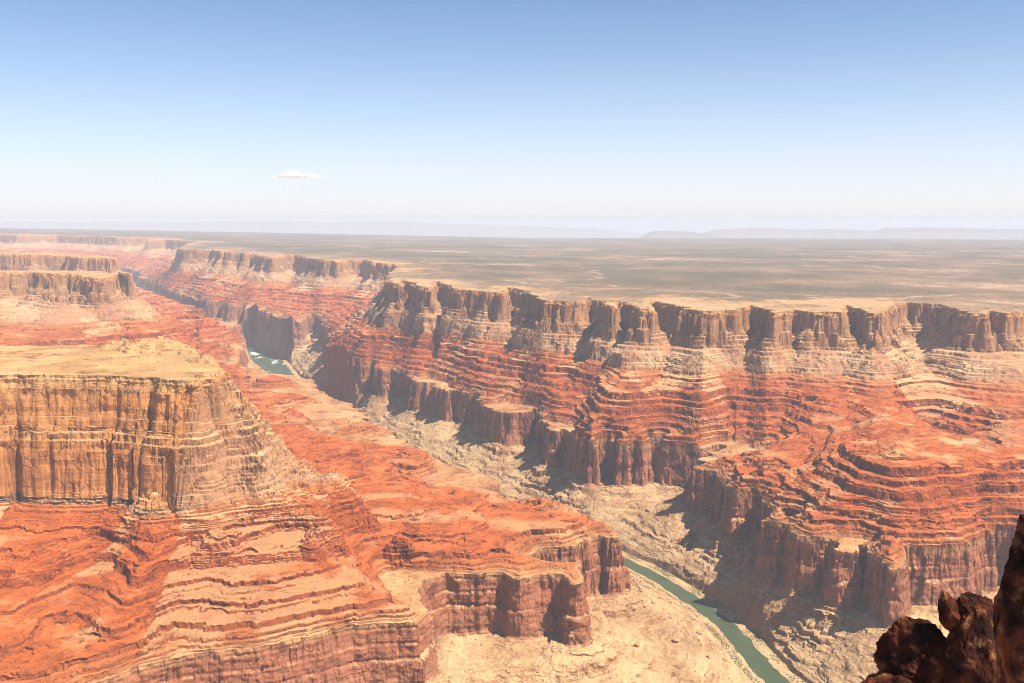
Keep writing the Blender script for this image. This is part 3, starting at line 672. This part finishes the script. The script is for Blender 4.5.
# ------------------------------------------------------------------ the one small cloud
def cloud():
    bm = bmesh.new(); bmesh.ops.create_icosphere(bm, subdivisions=6, radius=1); D = 60000.0
    V = np.array([v.co[:] for v in bm.verts]); x, y, z = V.T
    puff = sum(perlin(x*k_+3, z*k_*0.5+y*k_*0.4+7, 500+i_)*a_ for i_, (k_, a_) in enumerate(((2.2, .5), (5, .28), (11, .16), (23, .09))))
    taper = (1-np.abs(x)**1.6*0.75)
    zz = np.where(z > 0, z*(0.75+puff*1.1)*taper, z*0.28*taper)
    co = np.stack([x*1520*(1+0.10*puff), y*620*(1+0.35*puff), zz*390], -1)
    for v, c_ in zip(bm.verts, co): v.co = c_
    a = math.atan((300-512)/FPX); bmesh.ops.rotate(bm, verts=bm.verts, matrix=__import__('mathutils').Matrix.Rotation(-a, 3, 'Z'))
    bmesh.ops.translate(bm, verts=bm.verts, vec=(D*math.sin(a), D*math.cos(a), CAM_H + (EYE_Y-179.0)/FPX*D))
    me = bpy.data.meshes.new('cloud'); bm.to_mesh(me); bm.free()
    m, n, b = mat('cloud_white'); b.inputs['Base Color'].default_value = (.68, .68, .69, 1)
    tl = n.nodes.new('ShaderNodeBsdfTranslucent'); m1 = n.nodes.new('ShaderNodeMixShader'); tl.inputs[0].default_value = (.95, .95, .95, 1)
    n.links.new(b.outputs[0], m1.inputs[1]); n.links.new(tl.outputs[0], m1.inputs[2]); m1.inputs[0].default_value = 0.5
    n.links.new(m1.outputs[0], [x for x in n.nodes if x.type == 'OUTPUT_MATERIAL'][0].inputs[0]); me.materials.append(m)
    me.polygons.foreach_set('use_smooth', np.ones(len(me.polygons), bool))
    o = bpy.data.objects.new('cloud', me); COL.objects.link(o); meta(o, 'small thin white cloud low in the pale sky', 'cloud')
cloud()

# ------------------------------------------------------------------ rocks close to the camera, lower right
def perlin3ish(P, lam, seed):
    x, y, z = (P/lam).T.astype(F32)
    return (perlin(x, y, seed) + perlin(y, z+5.3, seed+1) + perlin(z, x+9.1, seed+2))*0.6
def crag(seed, nplanes=16, sub=6, tall=1.0, rough=1.0):
    """unit-sized angular rock: a many-planed block with bedding cracks and pitted faces; returns verts and faces"""
    rnd = np.random.RandomState(seed)
    bm = bmesh.new(); bmesh.ops.create_icosphere(bm, subdivisions=sub, radius=1)
    V = np.array([v.co[:] for v in bm.verts]); Fc = np.array([[v.index for v in f.verts] for f in bm.faces]); bm.free()
    N = rnd.normal(size=(nplanes, 3)); N /= np.linalg.norm(N, axis=1)[:, None]; dd = rnd.uniform(0.62, 1.0, nplanes)
    dots = V@N.T
    r = np.min(np.where(dots > 0.05, dd/np.maximum(dots, 0.05), 9), axis=1); r = np.minimum(r, 1.25)
    P = V*r[:, None]
    n = perlin3ish(P, 0.55, seed)*0.08 + (0.5-np.abs(perlin3ish(P, 0.30, seed+5)))*0.06 + perlin3ish(P, 0.12, seed+9)*0.03 + perlin3ish(P, 0.05, seed+13)*0.022 + (0.5-np.abs(perlin3ish(P, 0.09, seed+21)))*0.03 + perlin3ish(P, 0.025, seed+17)*0.01
    band = P[:, 2]*1.0 + P[:, 0]*0.25
    st = np.interp(band*9 % 24, np.arange(24), rnd.uniform(-1, 1, 24))*0.05
    P = P*(1 + (n + st)*rough)[:, None]; P[:, 2] *= tall
    return P, Fc
def near_rock_material():
    m, n, b = mat('dark_varnished_rock'); g = G(n)
    pos = g.node('ShaderNodeTexCoord').outputs['Object']
    a = g.noise(pos, 0.45, 8, 0.62)
    c = g.ramp(a, [(0.38, (.018, .007, .006)), (0.48, (.06, .017, .010)), (0.58, (.17, .042, .020)), (0.72, (.30, .12, .055))])
    l = g.ramp(g.noise(pos, 5.0, 4, 0.7), [(0.57, 0.0), (0.63, 1.0)])
    c = g.mix(g.math('MULTIPLY', g.ramp(g.noise(pos, 0.9, 5, 0.6), [(0.56, 0.0), (0.66, 1.0)]), 0.55), c, (.30, .16, .075))
    g.link(c, b.inputs['Base Color'])
    bp = g.node('ShaderNodeBump'); bp.inputs['Distance'].default_value = 0.25; bp.inputs['Strength'].default_value = 0.9
    g.link(g.noise(pos, 4.0, 8, 0.7), bp.inputs['Height']); g.link(bp.outputs[0], b.inputs['Normal'])
    return m
NEAR_ROCK = near_rock_material()
def ray_point(px, py, dist):
    x, y, z = ray(px, py); k = dist/y
    return Vector((x*k, y*k, CAM_H + z*k))
def tri_mesh(name, P, Fc, material, smooth_=False):
    me = bpy.data.meshes.new(name); me.vertices.add(len(P)); me.vertices.foreach_set('co', P.astype(F32).ravel())
    me.loops.add(len(Fc)*3); me.loops.foreach_set('vertex_index', Fc.astype(np.int32).ravel()); me.polygons.add(len(Fc)); me.polygons.foreach_set('loop_start', (np.arange(len(Fc))*3).astype(np.int32))
    me.update(calc_edges=True); me.polygons.foreach_set('use_smooth', np.full(len(Fc), smooth_)); me.materials.append(material)
    return me
def near_rock(px, py, dist, wpx, hpx, seed, label, deep=1.0, tilt=0.0, name='rock', nplanes=16, up=0.0):
    P, Fc = crag(seed, nplanes)
    k = dist/FPX; P = P*np.array([wpx*k, max(wpx*k*deep, 1.0), hpx*k])
    c, s_ = math.cos(tilt), math.sin(tilt); P = np.stack([P[:, 0]*c-P[:, 2]*s_, P[:, 1], P[:, 0]*s_+P[:, 2]*c], -1)
    o = bpy.data.objects.new(name, tri_mesh(name, P, Fc, NEAR_ROCK)); COL.objects.link(o); o.location = ray_point(px, py, dist)
    return meta(o, label, 'rock')
near_rock(920, 674, 62, 36, 44, 3, 'dark red angular boulder, leftmost of the rocks at the lower right corner', 1.0, 0.35, nplanes=10)
near_rock(976, 668, 60, 36, 70, 8, 'craggy brown rock with sunlit notched top, between the red boulder and the black pillar', 1.0, -0.15, nplanes=12)
near_rock(955, 618, 61, 13, 26, 12, 'small dark rock knob leaning on the craggy middle rock', 1.0, 0.3, 'rock', nplanes=9)
near_rock(1034, 622, 49, 34, 108, 15, 'tall black shaded rock pillar cut by the right edge of the picture', 1.2, -0.16, 'rock_pillar', nplanes=14)
near_rock(1010, 640, 50, 19, 50, 19, 'black rock shoulder bulging left of the tall pillar', 1.1, -0.1, 'rock', nplanes=10)
near_rock(1112, 590, 46, 50, 190, 44, 'unseen dark rock block added right of the frame to shade the black pillar', 1.2, 0.0, 'rock_shade_block')  # out of view; added so that its shadow keeps the pillar black
near_rock(900, 704, 60, 40, 24, 23, 'low dark rock slab at the bottom edge under the red boulder', 1.0, 0.0, 'rock_slab', nplanes=9)
def foreground_cliff():
    """the rim the near rocks belong to; it continues right of the picture and far down"""
    P, Fc = crag(31, 22, 6, 1.0, 0.7)
    P = P*np.array([13.0, 15.0, 17.0]); o = bpy.data.objects.new('cliff', tri_mesh('cliff', P, Fc, NEAR_ROCK)); COL.objects.link(o)
    o.location = (56.0, 44.0, 418.0); meta(o, 'shaded cliff mass rising just outside the right edge', kind='structure')
    P, Fc = crag(37, 26, 6, 1.0, 0.5)
    z = P[:, 2]; P = P*np.array([24.0, 30.0, 480.0]); P[:, 0] *= 1 + 0.9*(0.8-z); P[:, 1] *= 1 + 0.9*(0.8-z)
    P[:, 2] = np.minimum(P[:, 2], 438.5 + perlin(P[:, 0]/6, P[:, 1]/6, 41)*1.2)
    o = bpy.data.objects.new('cliff_base', tri_mesh('cliff_base', P, Fc, NEAR_ROCK)); COL.objects.link(o)
    o.location = (50.0, 62.0, -20.0); meta(o, 'dark cliff under the near rocks', kind='structure')
foreground_cliff()

# ------------------------------------------------------------------ boulders and scrub
def ground(x, y):
    x = np.atleast_1d(np.array(x, float)); y = np.atleast_1d(np.array(y, float)); r = np.hypot(x, y); a = np.arctan2(x, y)
    ia = (a + A_MAX)/(2*A_MAX)*(NA-1); ir = (np.log(r)-cl[0])/(cl[-1]-cl[0])*(NR-1)
    z, st, d0, d1, dr, sp = height(x, y, r, ia, ir)
    return z - curv(r), d0, d1, dr
rs = np.random.RandomState(5)
def scatter(n, r0, r1, px0, px1):
    a = np.arctan((rs.uniform(px0, px1, n)-512)/FPX); r = np.sqrt(rs.uniform(r0*r0, r1*r1, n)); return r*np.sin(a), r*np.cos(a)
def boulders():
    m, n, b = mat('fallen_block_rock'); g = G(n); pos = g.node('ShaderNodeTexCoord').outputs['Object']
    g.link(g.ramp(g.noise(pos, 1.5, 5, 0.6), [(0.35, (.26, .14, .08)), (0.65, (.50, .31, .18))]), b.inputs['Base Color'])
    meshes = [tri_mesh('boulder', *crag(50+i, 11, 3, 0.8, 0.7), m) for i in range(6)]
    x, y = scatter(9000, 2300, 5200, 430, 1010); z, d0, d1, dr = ground(x, y)
    ok = np.where((d1 < -55) & (dr > 25))[0][:150]
    for i in ok:
        o = bpy.data.objects.new('boulder', meshes[rs.randint(6)]); COL.objects.link(o)
        sz = rs.choice([4, 5, 6, 8, 11], p=[.3, .3, .2, .14, .06]); o.scale = (sz*rs.uniform(.8, 1.4), sz, sz*rs.uniform(.7, 1.2)); o.rotation_euler = (rs.uniform(-.3, .3), rs.uniform(-.3, .3), rs.uniform(0, 6.3))
        o.location = (x[i], y[i], z[i] + sz*0.3)
        meta(o, 'fallen tan boulder on the pale debris slopes beside the green river', 'boulder', 'boulders fallen on the pale slopes by the river')
boulders()
def scrub(name, x, y, z, size, colour, label):
    bm = bmesh.new(); bmesh.ops.create_icosphere(bm, subdivisions=1, radius=1)
    V = np.array([v.co[:] for v in bm.verts]); Fc = np.array([[v.index for v in f.verts] for f in bm.faces]); bm.free()
    k = len(V); n_ = len(x); P = np.repeat(V[None], n_, 0)*(1+rs.uniform(-.35, .35, (n_, k, 1)))
    sz = rs.uniform(size[0], size[1], n_)[:, None]; P[:, :, 0] = P[:, :, 0]*sz*1.2 + x[:, None]; P[:, :, 1] = P[:, :, 1]*sz*1.2 + y[:, None]; P[:, :, 2] = P[:, :, 2]*sz*0.8 + z[:, None] + sz*0.3
    F_ = (Fc[None] + (np.arange(n_)*k)[:, None, None]).reshape(-1, 3)
    m, nn, b = mat(name + '_leaves'); g = G(nn); pos = g.node('ShaderNodeNewGeometry').outputs['Position']
    g.link(g.mix(g.noise(pos, 0.05, 3), tuple(c*0.7 for c in colour), tuple(c*1.3 for c in colour)), b.inputs['Base Color'])
    o = bpy.data.objects.new(name, tri_mesh(name, P.reshape(-1, 3), F_, m)); COL.objects.link(o); meta(o, label, 'scrub', kind='stuff')
x, y = scatter(150000, 2700, 5200, 560, 860); z, d0, d1, dr = ground(x, y); k = (dr > 3) & (dr < 34) & (octv(x, y, 120., np.full(x.shape, 3000.), 400) + rs.uniform(-.35, .35, x.shape) > 0.1)
scrub('riverside_scrub', x[k], y[k], z[k], (0.8, 2.3), (.14, .14, .07), 'low green scrub growing along the river banks')
x, y = scatter(15000, 2200, 6000, -20, 1040); z, d0, d1, dr = ground(x, y); k = (dr > 30) & (np.abs(d1) > 30) & (np.abs(d0) > 20) & (octv(x, y, 300., np.full(x.shape, 3000.), 401) > -0.15)
k &= (rs.uniform(size=k.shape) < np.where(d1 < 0, 0.55, 0.30))
scrub('desert_scrub', x[k], y[k], z[k], (0.9, 2.3), (.11, .095, .05), 'small dark desert bushes dotted over the slopes')
print('done', time.time()-T0)
